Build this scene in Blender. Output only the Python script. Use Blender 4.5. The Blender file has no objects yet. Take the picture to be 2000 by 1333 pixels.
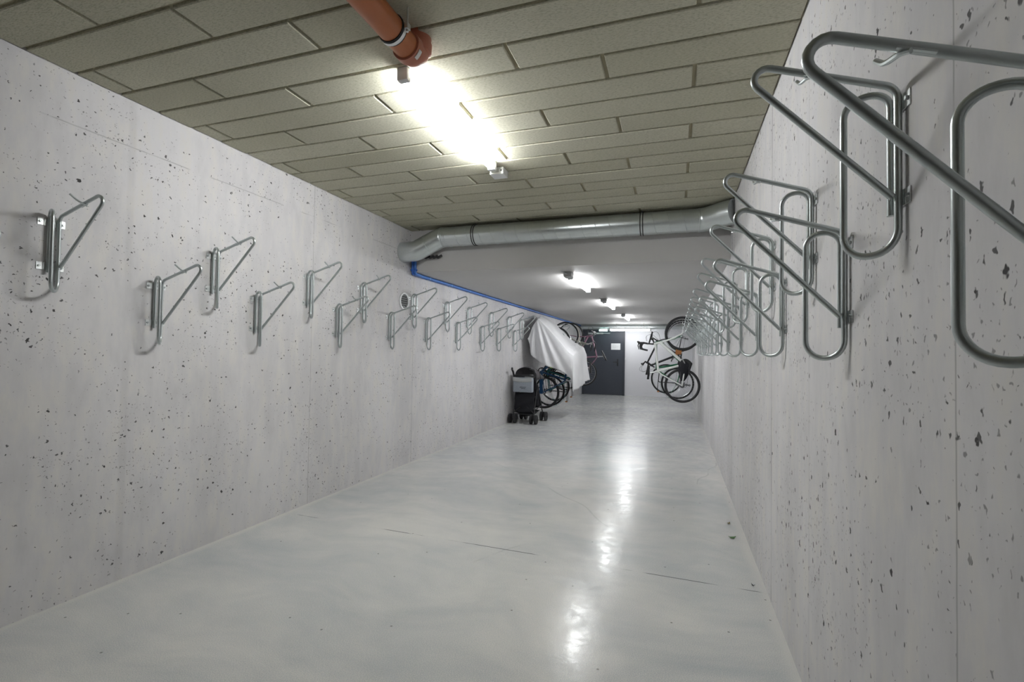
import bpy, bmesh, math, random
from mathutils import Vector, Matrix

# ------------------------------------------------------------------ camera, world, exposure
SC = bpy.context.scene
COL = SC.collection
cam_d = bpy.data.cameras.new('camera')
cam_d.sensor_width = 36.0
cam_d.lens = 952.85 / 2000 * 36.0
cam_d.clip_start = 0.05
cam = bpy.data.objects.new('camera', cam_d)
COL.objects.link(cam)
yaw, pit, rol = 0.323276, 0.023279, 0.015039
F_ = Vector((-math.sin(yaw) * math.cos(pit), math.cos(yaw) * math.cos(pit), math.sin(pit)))
R0 = Vector((math.cos(yaw), math.sin(yaw), 0))
U0 = R0.cross(F_)
R_ = R0 * math.cos(rol) + U0 * math.sin(rol)
U_ = U0 * math.cos(rol) - R0 * math.sin(rol)
cm = Matrix((R_, U_, -F_)).transposed().to_4x4()
cm.translation = Vector((0, 0, 1.3))
cam.matrix_world = cm
SC.camera = cam

world = bpy.data.worlds.new('world')
SC.world = world
world.use_nodes = True
world.node_tree.nodes['Background'].inputs[0].default_value = (0.9, 0.95, 1.0, 1)
world.node_tree.nodes['Background'].inputs[1].default_value = 0.02
vs = SC.view_settings
vs.view_transform = 'Standard'
vs.look = 'None'
vs.gamma = 1.0
vs.use_curve_mapping = False
vs.exposure = 1.80
SC.cycles.diffuse_bounces = 7
SC.cycles.max_bounces = 10
SC.cycles.use_light_tree = False
LAMP = 29.5          # strength of every lamp's opal diffuser

# room dimensions (metres)
XL, XR = -2.927, 0.4885
YB, YF = -5.5, 15.64       # wall behind the camera, far wall
YS = 4.99                  # where the ceiling steps down
ZH, ZL = 2.694, 2.212      # the two ceiling heights
random.seed(7)

# ------------------------------------------------------------------ node helpers
def new_mat(name):
    m = bpy.data.materials.new(name)
    m.use_nodes = True
    nt = m.node_tree
    b = nt.nodes['Principled BSDF']
    return m, nt, b

def nd(nt, typ, **kw):
    n = nt.nodes.new(typ)
    for k, v in kw.items():
        if k in n.inputs:
            n.inputs[k].default_value = v
        else:
            setattr(n, k, v)
    return n

def lk(nt, a, b):
    nt.links.new(a, b)

def val(nt, op, a, b=None, clamp=False):
    n = nt.nodes.new('ShaderNodeMath')
    n.operation = op
    n.use_clamp = clamp
    for i, x in enumerate((a, b)):
        if x is None:
            continue
        if hasattr(x, 'links'):
            nt.links.new(x, n.inputs[i])
        else:
            n.inputs[i].default_value = x
    return n.outputs[0]

def ramp(nt, x, a, b, lo=0.0, hi=1.0):
    n = nt.nodes.new('ShaderNodeMapRange')
    n.interpolation_type = 'SMOOTHSTEP'
    nt.links.new(x, n.inputs[0])
    n.inputs[1].default_value = a
    n.inputs[2].default_value = b
    n.inputs[3].default_value = lo
    n.inputs[4].default_value = hi
    return n.outputs[0]

def mix(nt, fac, a, b, mode='MIX'):
    n = nt.nodes.new('ShaderNodeMix')
    n.data_type = 'RGBA'
    n.blend_type = mode
    n.clamp_result = False
    for i, x in ((0, fac), (6, a), (7, b)):
        if hasattr(x, 'links'):
            nt.links.new(x, n.inputs[i])
        else:
            n.inputs[i].default_value = x if i == 0 else (tuple(x) + (1,) if len(x) == 3 else x)
    return n.outputs[2]

def noise(nt, vec, scale, detail=3.0, rough=0.5, out=0):
    n = nt.nodes.new('ShaderNodeTexNoise')
    nt.links.new(vec, n.inputs['Vector'])
    n.inputs['Scale'].default_value = scale
    n.inputs['Detail'].default_value = detail
    n.inputs['Roughness'].default_value = rough
    return n.outputs[out]

def objco(nt):
    return nt.nodes.new('ShaderNodeTexCoord').outputs['Object']

def mapped(nt, vec, scale=(1, 1, 1), loc=(0, 0, 0), rot=(0, 0, 0)):
    n = nt.nodes.new('ShaderNodeMapping')
    nt.links.new(vec, n.inputs[0])
    n.inputs['Scale'].default_value = scale
    n.inputs['Location'].default_value = loc
    n.inputs['Rotation'].default_value = rot
    return n.outputs[0]

def bump(nt, bsdf, h, strength=0.3, dist=0.01):
    n = nt.nodes.new('ShaderNodeBump')
    n.inputs['Strength'].default_value = strength
    n.inputs['Distance'].default_value = dist
    nt.links.new(h, n.inputs['Height'])
    nt.links.new(n.outputs[0], bsdf.inputs['Normal'])

def simple(name, col, rough=0.5, metal=0.0, spec=0.5, var=0.12, vscale=9.0):
    m, nt, b = new_mat(name)
    c = objco(nt)
    f = noise(nt, c, vscale, 3)
    lo = tuple(x * (1 - var) for x in col)
    hi = tuple(min(1, x * (1 + var)) for x in col)
    lk(nt, mix(nt, f, lo, hi), b.inputs['Base Color'])
    lk(nt, ramp(nt, f, 0.2, 0.8, max(0.02, rough - 0.06), min(1, rough + 0.06)), b.inputs['Roughness'])
    b.inputs['Metallic'].default_value = metal
    b.inputs['Specular IOR Level'].default_value = spec
    return m

def emit(name, col, strength):
    m, nt, b = new_mat(name)
    b.inputs['Base Color'].default_value = tuple(col) + (1,)
    b.inputs['Emission Color'].default_value = tuple(col) + (1,)
    b.inputs['Emission Strength'].default_value = strength
    return m

def concrete(name, seams, col=(0.595, 0.585, 0.595), dens=1.0, stretch=1.0, hseams=()):
    """cast concrete wall in the Y-Z plane: air pores, tonal clouds, formwork seams at given Y"""
    m, nt, b = new_mat(name)
    c = objco(nt)
    sx = nt.nodes.new('ShaderNodeSeparateXYZ'); lk(nt, c, sx.inputs[0])
    cb = nt.nodes.new('ShaderNodeCombineXYZ'); lk(nt, sx.outputs[1], cb.inputs[0]); lk(nt, sx.outputs[2], cb.inputs[1])
    p = cb.outputs[0]
    def n2(vec, scale, detail=2.0, rough=0.55, out=0):
        n = nt.nodes.new('ShaderNodeTexNoise'); n.noise_dimensions = '2D'
        lk(nt, vec, n.inputs['Vector'])
        n.inputs['Scale'].default_value = scale; n.inputs['Detail'].default_value = detail; n.inputs['Roughness'].default_value = rough
        return n.outputs[out]
    wob = n2(p, 55, 1.0, 0.6, 1)
    wv = nt.nodes.new('ShaderNodeVectorMath'); wv.operation = 'MULTIPLY_ADD'
    lk(nt, wob, wv.inputs[0]); wv.inputs[1].default_value = (0.020, 0.023, 0.0); lk(nt, p, wv.inputs[2])
    cw = mapped(nt, wv.outputs[0], (1.0, stretch, 1.0))
    cl = n2(mapped(nt, p, (1, 1, 1), (3.1, 1.7, 0)), 1.9, 3.0, 0.7)
    def pores(scale, frac, rmax, soft):
        v = nt.nodes.new('ShaderNodeTexVoronoi'); v.voronoi_dimensions = '2D'; v.feature = 'F1'
        lk(nt, cw, v.inputs['Vector']); v.inputs['Scale'].default_value = scale
        sep = nt.nodes.new('ShaderNodeSeparateColor'); lk(nt, v.outputs['Color'], sep.inputs[0])
        thr = val(nt, 'SUBTRACT', 1.0, val(nt, 'MULTIPLY', ramp(nt, cl, 0.34, 0.72, 0.15, 2.4), frac * dens))
        on = val(nt, 'MULTIPLY', val(nt, 'GREATER_THAN', sep.outputs[0], thr), val(nt, 'ADD', val(nt, 'MULTIPLY', val(nt, 'MULTIPLY', sep.outputs[1], sep.outputs[1]), rmax * 0.75), rmax * 0.25))
        return ramp(nt, val(nt, 'SUBTRACT', on, v.outputs['Distance']), 0.0, soft)
    pit = val(nt, 'MAXIMUM', val(nt, 'MAXIMUM', pores(12.0, 0.22, 0.105, 0.03), val(nt, 'MULTIPLY', pores(26.0, 0.36, 0.18, 0.06), 0.9)), val(nt, 'MULTIPLY', pores(62.0, 0.30, 0.26, 0.12), 0.6))
    big = n2(mapped(nt, p, (0.9, 0.4, 1)), 1.3, 4, 0.6)
    mid = n2(mapped(nt, p, (2.2, 0.7, 1)), 5.0, 4, 0.65)
    tone = val(nt, 'ADD', val(nt, 'MULTIPLY', big, 0.6), val(nt, 'MULTIPLY', mid, 0.4))
    base = mix(nt, ramp(nt, tone, 0.33, 0.67), tuple(x * 0.90 for x in col), tuple(min(1, x * 1.09) for x in col))
    warm = mix(nt, ramp(nt, mid, 0.45, 0.7), base, mix(nt, 1.0, base, (1.0, 0.99, 0.95), 'MULTIPLY'))
    seam = None
    jit = val(nt, 'MULTIPLY', val(nt, 'SUBTRACT', mid, 0.5), 0.007)
    brk = cl
    for y, w, k in seams:
        d = val(nt, 'ABSOLUTE', val(nt, 'SUBTRACT', val(nt, 'ADD', sx.outputs[1], jit), y))
        s = val(nt, 'MULTIPLY', ramp(nt, d, w, w * 0.3), val(nt, 'MULTIPLY', ramp(nt, brk, 0.35, 0.5, 0.45, 1.0), k))
        seam = s if seam is None else val(nt, 'MAXIMUM', seam, s)
    for z, w, k in hseams:
        d = val(nt, 'ABSOLUTE', val(nt, 'SUBTRACT', val(nt, 'ADD', sx.outputs[2], jit), z))
        s = val(nt, 'MULTIPLY', ramp(nt, d, w, w * 0.3), val(nt, 'MULTIPLY', ramp(nt, brk, 0.45, 0.55, 0.0, 1.0), k))
        seam = val(nt, 'MAXIMUM', seam, s)
    dark = mix(nt, pit, warm, (0.055, 0.052, 0.052))
    dark = mix(nt, seam, dark, (0.13, 0.13, 0.13))
    lk(nt, dark, b.inputs['Base Color'])
    b.inputs['Roughness'].default_value = 0.75
    b.inputs['Specular IOR Level'].default_value = 0.25
    return m

# ------------------------------------------------------------------ materials
M = {}
M['wall_left'] = concrete('left_wall_concrete', [(5.07, 0.006, 0.4), (3.38, 0.006, 0.3), (1.91, 0.03, 0.10), (6.8, 0.006, 0.3)],
                          dens=1.0, hseams=[(2.43, 0.005, 0.35)])
M['wall_right'] = concrete('right_wall_concrete', [(2.914, 0.006, 1.0), (4.853, 0.006, 0.9), (2.146, 0.004, 0.25), (1.11, 0.004, 0.45), (7.0, 0.006, 0.6)],
                           dens=1.2, stretch=0.62)
M['wall_far'] = simple('painted_wall', (0.80, 0.80, 0.83), 0.7, var=0.03, vscale=2)

def floor_mat():
    m, nt, b = new_mat('polished_concrete')
    c = objco(nt)
    def n2(vec, scale, detail=2.0, rough=0.55, out=0):
        n = nt.nodes.new('ShaderNodeTexNoise'); n.noise_dimensions = '2D'
        lk(nt, vec, n.inputs['Vector'])
        n.inputs['Scale'].default_value = scale; n.inputs['Detail'].default_value = detail; n.inputs['Roughness'].default_value = rough
        return n.outputs[out]
    wob = n2(c, 1.1, 1.0, 0.5, 1)
    wv = nt.nodes.new('ShaderNodeVectorMath'); wv.operation = 'MULTIPLY_ADD'
    lk(nt, wob, wv.inputs[0]); wv.inputs[1].default_value = (0.5, 0.5, 0); lk(nt, c, wv.inputs[2])
    q = wv.outputs[0]
    big = n2(mapped(nt, q, (0.7, 1.0, 1)), 1.0, 4, 0.55)
    mid = n2(mapped(nt, q, (0.8, 1.8, 1)), 2.8, 4, 0.6)
    f = val(nt, 'ADD', val(nt, 'MULTIPLY', big, 0.58), val(nt, 'MULTIPLY', mid, 0.42))
    f = val(nt, 'ADD', f, val(nt, 'MULTIPLY', val(nt, 'SUBTRACT', n2(c, 260, 1, 0.5), 0.5), 0.9))
    base = mix(nt, ramp(nt, f, 0.14, 0.86), (0.42, 0.447, 0.463), (0.68, 0.667, 0.632))
    sx = nt.nodes.new('ShaderNodeSeparateXYZ'); lk(nt, c, sx.inputs[0])
    edge = val(nt, 'MINIMUM', val(nt, 'SUBTRACT', sx.outputs[0], XL), val(nt, 'SUBTRACT', XR, sx.outputs[0]))
    edge = val(nt, 'ADD', edge, val(nt, 'MULTIPLY', val(nt, 'SUBTRACT', mid, 0.5), 0.08))
    base = mix(nt, ramp(nt, edge, 0.07, 0.0, 0.0, 0.7), base, (0.64, 0.635, 0.60))
    # saw-cut joint across the floor, mostly closed by cement dust
    jl = val(nt, 'ABSOLUTE', val(nt, 'SUBTRACT', val(nt, 'ADD', sx.outputs[1], val(nt, 'MULTIPLY', sx.outputs[0], 0.036)), 3.032))
    br = n2(mapped(nt, c, (1, 0, 0), (7.3, 0, 0)), 1.7, 3, 0.6)
    cut = val(nt, 'MULTIPLY', ramp(nt, jl, 0.005, 0.002), ramp(nt, br, 0.47, 0.57, 0.04, 0.95))
    base = mix(nt, cut, base, (0.06, 0.06, 0.06))
    # trowel arcs and dirt specks
    cr = nt.nodes.new('ShaderNodeTexVoronoi'); cr.voronoi_dimensions = '2D'; cr.feature = 'DISTANCE_TO_EDGE'
    lk(nt, q, cr.inputs['Vector']); cr.inputs['Scale'].default_value = 0.45
    base = mix(nt, val(nt, 'MULTIPLY', ramp(nt, cr.outputs['Distance'], 0.005, 0.001), ramp(nt, big, 0.5, 0.6, 0, 0.3)), base, (0.28, 0.28, 0.27))
    sp = nt.nodes.new('ShaderNodeTexVoronoi'); sp.voronoi_dimensions = '2D'; lk(nt, c, sp.inputs['Vector']); sp.inputs['Scale'].default_value = 4
    ss = nt.nodes.new('ShaderNodeSeparateColor'); lk(nt, sp.outputs['Color'], ss.inputs[0])
    spk = val(nt, 'MULTIPLY', ramp(nt, sp.outputs['Distance'], 0.030, 0.012), ramp(nt, ss.outputs[0], 0.78, 0.8))
    base = mix(nt, val(nt, 'MULTIPLY', spk, 0.75), base, (0.10, 0.095, 0.08))
    lk(nt, base, b.inputs['Base Color'])
    lk(nt, ramp(nt, n2(c, 11.0, 4, 0.65), 0.35, 0.65, 0.17, 0.268), b.inputs['Roughness'])
    b.inputs['Specular IOR Level'].default_value = 0.27
    bump(nt, b, n2(c, 22, 3, 0.65), 0.16, 0.003)
    return m
M['floor'] = floor_mat()

def tile_mat():
    m, nt, b = new_mat('wood_wool_tile')
    c = nt.nodes.new('ShaderNodeNewGeometry').outputs['Position']
    fib = noise(nt, mapped(nt, c, (0.4, 1.5, 1), rot=(0, 0, 0.15)), 150, 3, 0.7)
    oi = nt.nodes.new('ShaderNodeObjectInfo')
    cl = noise(nt, c, 1.6, 2)
    t = val(nt, 'ADD', val(nt, 'MULTIPLY', cl, 0.5), val(nt, 'MULTIPLY', oi.outputs['Random'], 0.35))
    base = mix(nt, ramp(nt, t, 0.15, 0.7), (0.475, 0.46, 0.36), (0.55, 0.535, 0.435))
    lk(nt, mix(nt, ramp(nt, fib, 0.55, 0.36, 0.0, 0.5), base, (0.24, 0.225, 0.16)), b.inputs['Base Color'])
    b.inputs['Roughness'].default_value = 0.95
    b.inputs['Specular IOR Level'].default_value = 0.1
    bump(nt, b, fib, 0.28, 0.002)
    return m
M['tile'] = tile_mat()
M['groove'] = simple('joint_mortar', (0.40, 0.36, 0.25), 0.9, var=0.25, vscale=6)

def plaster():
    m, nt, b = new_mat('smooth_soffit_paint')
    c = objco(nt)
    f = noise(nt, c, 1.1, 4, 0.6)
    lk(nt, mix(nt, f, (0.46, 0.45, 0.44), (0.56, 0.55, 0.54)), b.inputs['Base Color'])
    b.inputs['Roughness'].default_value = 0.6
    b.inputs['Specular IOR Level'].default_value = 0.35
    bump(nt, b, noise(nt, c, 40, 3), 0.12, 0.004)
    return m
M['soffit'] = plaster()

def galv(name, col=(0.56, 0.60, 0.60), rough=0.34, spangle=False):
    m, nt, b = new_mat(name)
    c = objco(nt)
    f = noise(nt, c, 14, 2, 0.5)
    base = mix(nt, f, tuple(x * 0.96 for x in col), tuple(min(1, x * 1.04) for x in col))
    if spangle:
        v = nt.nodes.new('ShaderNodeTexVoronoi'); lk(nt, c, v.inputs['Vector']); v.inputs['Scale'].default_value = 35
        s = nt.nodes.new('ShaderNodeSeparateColor'); lk(nt, v.outputs['Color'], s.inputs[0])
        base = mix(nt, val(nt, 'MULTIPLY', s.outputs[0], 0.25), base, tuple(x * 0.75 for x in col))
    lk(nt, base, b.inputs['Base Color'])
    b.inputs['Metallic'].default_value = 0.9
    b.inputs['Roughness'].default_value = rough
    return m
M['zinc'] = galv('zinc_tube', (0.51, 0.55, 0.548), 0.33)
M['zinc_plate'] = galv('zinc_plate', (0.72, 0.74, 0.74), 0.42)
M['duct'] = galv('spiral_duct_steel', (0.62, 0.66, 0.665), 0.29)
M['seam'] = galv('duct_seam', (0.45, 0.48, 0.48), 0.4)
M['rubber_gasket'] = simple('black_gasket', (0.02, 0.02, 0.022), 0.6)
M['orange'] = simple('terracotta_pvc', (0.46, 0.145, 0.05), 0.38, var=0.08, vscale=5)
M['orange_collar'] = simple('terracotta_pvc_collar', (0.46, 0.16, 0.10), 0.42, var=0.08)
M['tag_white'] = simple('white_label_film', (0.78, 0.76, 0.74), 0.4, var=0.05)
M['blue'] = simple('blue_pvc_conduit', (0.028, 0.12, 0.46), 0.35, var=0.1)
M['blue_top'] = simple('mid_blue_pvc_conduit', (0.04, 0.16, 0.50), 0.35, var=0.1)
M['blue_light'] = simple('light_blue_clip', (0.16, 0.33, 0.62), 0.4, var=0.1)
M['white_plastic'] = simple('white_plastic', (0.78, 0.79, 0.80), 0.4, var=0.03)
M['cap_plastic'] = simple('pale_cap_plastic', (0.80, 0.80, 0.80), 0.5, var=0.04)
M['grey_plastic'] = simple('grey_plastic', (0.42, 0.43, 0.43), 0.5, var=0.05)
M['door'] = simple('anthracite_door_paint', (0.058, 0.066, 0.084), 0.42, var=0.06, vscale=3)
M['door_frame'] = simple('anthracite_frame_paint', (0.048, 0.054, 0.068), 0.42, var=0.06)
M['black'] = simple('black_plastic', (0.018, 0.018, 0.02), 0.45, var=0.2)
M['tyre'] = simple('tyre_rubber', (0.022, 0.022, 0.024), 0.7, var=0.25, vscale=30)
M['black_fabric'] = simple('black_fabric', (0.022, 0.022, 0.026), 0.9, spec=0.2, var=0.25, vscale=40)
M['grey_fabric'] = simple('grey_melange_fabric', (0.30, 0.33, 0.37), 0.9, spec=0.2, var=0.2, vscale=60)
M['canopy_fabric'] = simple('dark_grey_canopy_fabric', (0.10, 0.095, 0.10), 0.9, spec=0.2, var=0.2, vscale=30)
M['alu'] = galv('brushed_aluminium', (0.70, 0.71, 0.72), 0.3)
M['rim_dark'] = galv('dark_rim', (0.16, 0.16, 0.17), 0.4)
M['spoke'] = galv('spoke_steel', (0.55, 0.56, 0.57), 0.35)
M['white_paint'] = simple('white_frame_paint', (0.78, 0.80, 0.77), 0.33, var=0.03)
M['green_paint'] = simple('dark_green_frame_paint', (0.02, 0.17, 0.08), 0.37, var=0.1)
M['black_paint'] = simple('black_frame_paint', (0.03, 0.03, 0.035), 0.37, var=0.1)
M['blue_paint'] = simple('deep_blue_frame_paint', (0.012, 0.07, 0.17), 0.37, var=0.1)
M['teal_paint'] = simple('teal_frame_paint', (0.02, 0.17, 0.17), 0.37, var=0.1)
M['purple_paint'] = simple('mauve_frame_paint', (0.24, 0.13, 0.18), 0.35, var=0.1)
M['silver_paint'] = simple('silver_frame_paint', (0.42, 0.42, 0.36), 0.36, metal=0.5, var=0.1)
M['neon'] = simple('neon_yellow_strap', (0.55, 0.68, 0.08), 0.5, var=0.1)
M['tan'] = simple('tan_orange_panel', (0.50, 0.20, 0.06), 0.6, var=0.1)
M['cream'] = simple('cream_tyre_wall', (0.42, 0.36, 0.25), 0.7, var=0.1)
M['leaf'] = simple('green_leaf', (0.06, 0.16, 0.03), 0.6, var=0.2, vscale=60)
M['dry'] = simple('dry_leaf', (0.25, 0.21, 0.10), 0.8, var=0.2, vscale=60)
M['vent_dark'] = simple('vent_dark', (0.02, 0.021, 0.022), 0.6)
M['vent_slat'] = simple('vent_slat_grey', (0.16, 0.165, 0.165), 0.5)
M['lamp'] = emit('lamp_diffuser', (0.97, 0.99, 1.0), LAMP)
M['lamp_dim'] = emit('dim_lamp_diffuser', (0.97, 0.99, 1.0), LAMP * 0.62)
M['lamp_end'] = emit('end_lamp_diffuser', (0.97, 0.99, 1.0), LAMP * 0.36)
M['exit'] = emit('exit_sign_face', (0.62, 0.95, 0.86), 2.2)

def sheet_mat():
    m, nt, b = new_mat('white_cotton_sheet')
    c = objco(nt)
    f = noise(nt, c, 6, 4)
    lk(nt, mix(nt, f, (0.74, 0.74, 0.76), (0.84, 0.84, 0.85)), b.inputs['Base Color'])
    b.inputs['Roughness'].default_value = 0.9
    b.inputs['Specular IOR Level'].default_value = 0.15
    bump(nt, b, noise(nt, c, 25, 4, 0.6), 0.15, 0.01)
    return m
M['sheet'] = sheet_mat()

def paper_mat():
    m, nt, b = new_mat('printed_paper')
    c = objco(nt)
    sx = nt.nodes.new('ShaderNodeSeparateXYZ'); lk(nt, c, sx.inputs[0])
    line = ramp(nt, val(nt, 'FRACT', val(nt, 'MULTIPLY', sx.outputs[2], 38)), 0.45, 0.6)
    gaps = ramp(nt, noise(nt, mapped(nt, c, (30, 1, 38)), 1.0, 1), 0.45, 0.55)
    inner = val(nt, 'MULTIPLY', ramp(nt, val(nt, 'ABSOLUTE', sx.outputs[0]), 0.125, 0.115), ramp(nt, val(nt, 'ABSOLUTE', sx.outputs[2]), 0.08, 0.07))
    k = val(nt, 'MULTIPLY', val(nt, 'MULTIPLY', line, gaps), val(nt, 'MULTIPLY', inner, 0.35))
    lk(nt, mix(nt, k, (0.82, 0.83, 0.84), (0.35, 0.36, 0.38)), b.inputs['Base Color'])
    b.inputs['Roughness'].default_value = 0.6
    return m
M['paper'] = paper_mat()

# ------------------------------------------------------------------ mesh helpers
def box(bm, x0, x1, y0, y1, z0, z1, bev=0.0, mat=None):
    vs_ = [bm.verts.new((x, y, z)) for z in (z0, z1) for y in (y0, y1) for x in (x0, x1)]
    fs = [bm.faces.new([vs_[i] for i in q]) for q in ((0, 2, 3, 1), (4, 5, 7, 6), (0, 1, 5, 4), (2, 6, 7, 3), (0, 4, 6, 2), (1, 3, 7, 5))]
    if bev > 0:
        es = list({e for f in fs for e in f.edges})
        r = bmesh.ops.bevel(bm, geom=es, offset=bev, segments=2, affect='EDGES', profile=0.6)
        vs_ = list({v for f in r['faces'] for v in f.verts} | {v for v in vs_ if v.is_valid})
    if mat is not None:
        bmesh.ops.transform(bm, matrix=mat, verts=[v for v in vs_ if v.is_valid])
    return vs_

def frame_of(t, up=None):
    t = t.normalized()
    a = Vector((0, 0, 1)) if abs(t.z) < 0.9 else Vector((1, 0, 0))
    if up is not None:
        a = up
    u = (a - t * a.dot(t)).normalized()
    return u, t.cross(u)

def tube(bm, pts, r, n=8, caps=True, closed=False):
    pts = [Vector(p) for p in pts]
    N = len(pts)
    rs = r if isinstance(r, (list, tuple)) else [r] * N
    rings = []
    u = None
    for i, p in enumerate(pts):
        if closed:
            t = (pts[(i + 1) % N] - pts[i - 1])
        elif i == 0:
            t = pts[1] - pts[0]
        elif i == N - 1:
            t = pts[-1] - pts[-2]
        else:
            t = (pts[i + 1] - p).normalized() + (p - pts[i - 1]).normalized()
        t.normalize()
        if u is None:
            u, v = frame_of(t)
        else:
            u = (u - t * u.dot(t)).normalized()
            v = t.cross(u)
        rings.append([bm.verts.new(p + (u * math.cos(a) + v * math.sin(a)) * rs[i]) for a in [2 * math.pi * k / n for k in range(n)]])
    m = N if closed else N - 1
    for i in range(m):
        a, b = rings[i], rings[(i + 1) % N]
        for k in range(n):
            bm.faces.new((a[k], a[(k + 1) % n], b[(k + 1) % n], b[k]))
    if caps and not closed:
        bm.faces.new(rings[0][::-1])
        bm.faces.new(rings[-1])
    return rings

def torus(bm, c, ax, R, r, nu=40, nv=8, rz=None):
    """ring of radius R around axis ax; cross-section r radial, rz axial"""
    c = Vector(c); ax = Vector(ax).normalized()
    u, v = frame_of(ax)
    rz = rz or r
    rings = []
    for i in range(nu):
        a = 2 * math.pi * i / nu
        d = u * math.cos(a) + v * math.sin(a)
        rings.append([bm.verts.new(c + d * (R + r * math.cos(b)) + ax * (rz * math.sin(b))) for b in [2 * math.pi * k / nv for k in range(nv)]])
    for i in range(nu):
        a, b = rings[i], rings[(i + 1) % nu]
        for k in range(nv):
            bm.faces.new((a[k], a[(k + 1) % nv], b[(k + 1) % nv], b[k]))

def arc_torus(bm, c, ax, u, R, r, a0, a1, nu=20, nv=6, rz=None):
    c = Vector(c); ax = Vector(ax).normalized(); u = Vector(u).normalized(); v = ax.cross(u)
    rz = rz or r
    rings = []
    for i in range(nu + 1):
        a = a0 + (a1 - a0) * i / nu
        d = u * math.cos(a) + v * math.sin(a)
        rings.append([bm.verts.new(c + d * (R + r * math.cos(b)) + ax * (rz * math.sin(b))) for b in [2 * math.pi * k / nv for k in range(nv)]])
    for i in range(nu):
        a, b = rings[i], rings[i + 1]
        for k in range(nv):
            bm.faces.new((a[k], a[(k + 1) % nv], b[(k + 1) % nv], b[k]))
    bm.faces.new(rings[0][::-1]); bm.faces.new(rings[-1])

def cyl(bm, a, b, r, n=12, r2=None):
    tube(bm, [a, b], [r, r if r2 is None else r2], n)

def blob(bm, c, rx, ry, rz, nu=14, nv=8):
    """closed rounded body (super-ellipsoid rings), used for saddles, lumps, bags"""
    c = Vector(c)
    top = bm.verts.new(c + Vector((0, 0, rz))); bot = bm.verts.new(c - Vector((0, 0, rz)))
    rings = []
    for j in range(1, nv):
        ph = math.pi * j / nv
        rr, zz = math.sin(ph) ** 0.7, math.cos(ph)
        rings.append([bm.verts.new(c + Vector((rx * rr * math.cos(2 * math.pi * k / nu), ry * rr * math.sin(2 * math.pi * k / nu), rz * zz))) for k in range(nu)])
    for k in range(nu):
        bm.faces.new((top, rings[0][k], rings[0][(k + 1) % nu]))
        bm.faces.new((bot, rings[-1][(k + 1) % nu], rings[-1][k]))
        for j in range(len(rings) - 1):
            bm.faces.new((rings[j][k], rings[j + 1][k], rings[j + 1][(k + 1) % nu], rings[j][(k + 1) % nu]))

def fillet(pts, rad, seg=7):
    """polyline with its inner corners rounded; rad = one radius per inner point"""
    pts = [Vector(p) for p in pts]
    out = [pts[0]]
    for i in range(1, len(pts) - 1):
        p, a, b = pts[i], pts[i - 1], pts[i + 1]
        d1 = (a - p).normalized(); d2 = (b - p).normalized()
        ang = d1.angle(d2)
        r = rad[i - 1]
        t = r / math.tan(ang / 2)
        t = min(t, (a - p).length * 0.98, (b - p).length * 0.98)
        r = t * math.tan(ang / 2)
        bis = (d1 + d2).normalized()
        ctr = p + bis * (r / math.sin(ang / 2))
        s = p + d1 * t - ctr; e = p + d2 * t - ctr
        tot = s.angle(e)
        for k in range(seg + 1):
            f = k / seg
            out.append(ctr + (s * math.sin((1 - f) * tot) + e * math.sin(f * tot)) / math.sin(tot))
    out.append(pts[-1])
    return out

def to_mesh(name, bm, mat, smooth=True):
    bmesh.ops.recalc_face_normals(bm, faces=bm.faces)
    me = bpy.data.meshes.new(name)
    bm.to_mesh(me); bm.free()
    if smooth:
        me.polygons.foreach_set('use_smooth', [True] * len(me.polygons))
        me.set_sharp_from_angle(angle=math.radians(38))
    me.materials.append(mat)
    return me

def obj(name, bm, mat, parent=None, smooth=True):
    me = bm if isinstance(bm, bpy.types.Mesh) else to_mesh(name, bm, mat, smooth)
    o = bpy.data.objects.new(name, me)
    COL.objects.link(o)
    if parent is not None:
        o.parent = parent
    return o

def tag(o, label=None, cat=None, group=None, kind=None):
    if label: o['label'] = label
    if cat: o['category'] = cat
    if group: o['group'] = group
    if kind: o['kind'] = kind
    return o

def thing(name, label, cat, loc=(0, 0, 0), group=None):
    o = bpy.data.objects.new(name, None)
    COL.objects.link(o)
    o.location = loc
    o.empty_display_size = 0.1
    return tag(o, label, cat, group)

def struct(name, bm, mat, parent=None, smooth=False):
    o = obj(name, bm, mat, parent, smooth)
    if parent is None:
        o['kind'] = 'structure'
    return o

def copy_tree(o, parent=None):
    c = o.copy(); COL.objects.link(c)
    if parent is not None:
        c.parent = parent
    for ch in list(o.children):
        copy_tree(ch, c)
    return c

NB = bmesh.new

# ------------------------------------------------------------------ room shell
b = NB(); box(b, XL - 0.2, XR + 0.2, YB - 0.2, YF + 0.2, -0.15, 0.0); struct('floor', b, M['floor'])
b = NB(); box(b, XL - 0.2, XL, YB - 0.2, YF + 0.2, 0.0, ZH + 0.2); struct('wall_left', b, M['wall_left'])
b = NB(); box(b, XR, XR + 0.2, YB - 0.2, YF + 0.2, 0.0, ZH + 0.2); struct('wall_right', b, M['wall_right'])
b = NB(); box(b, XL, XR, YF, YF + 0.2, 0.0, ZH + 0.2); struct('wall_far', b, M['wall_far'])
b = NB(); box(b, XL, XR, YB - 0.2, YB, 0.0, ZH + 0.2); struct('wall_back', b, M['soffit'])
GD = 0.016                                              # depth of the joints between ceiling tiles
b = NB(); box(b, XL, XR, YB, YS + 0.3, ZH + GD, ZH + 0.2); ceiling = struct('ceiling', b, M['groove'])
b = NB(); box(b, XL, XR, YS, YF, ZL, ZH + GD); struct('ceiling', b, M['soffit'])

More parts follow.
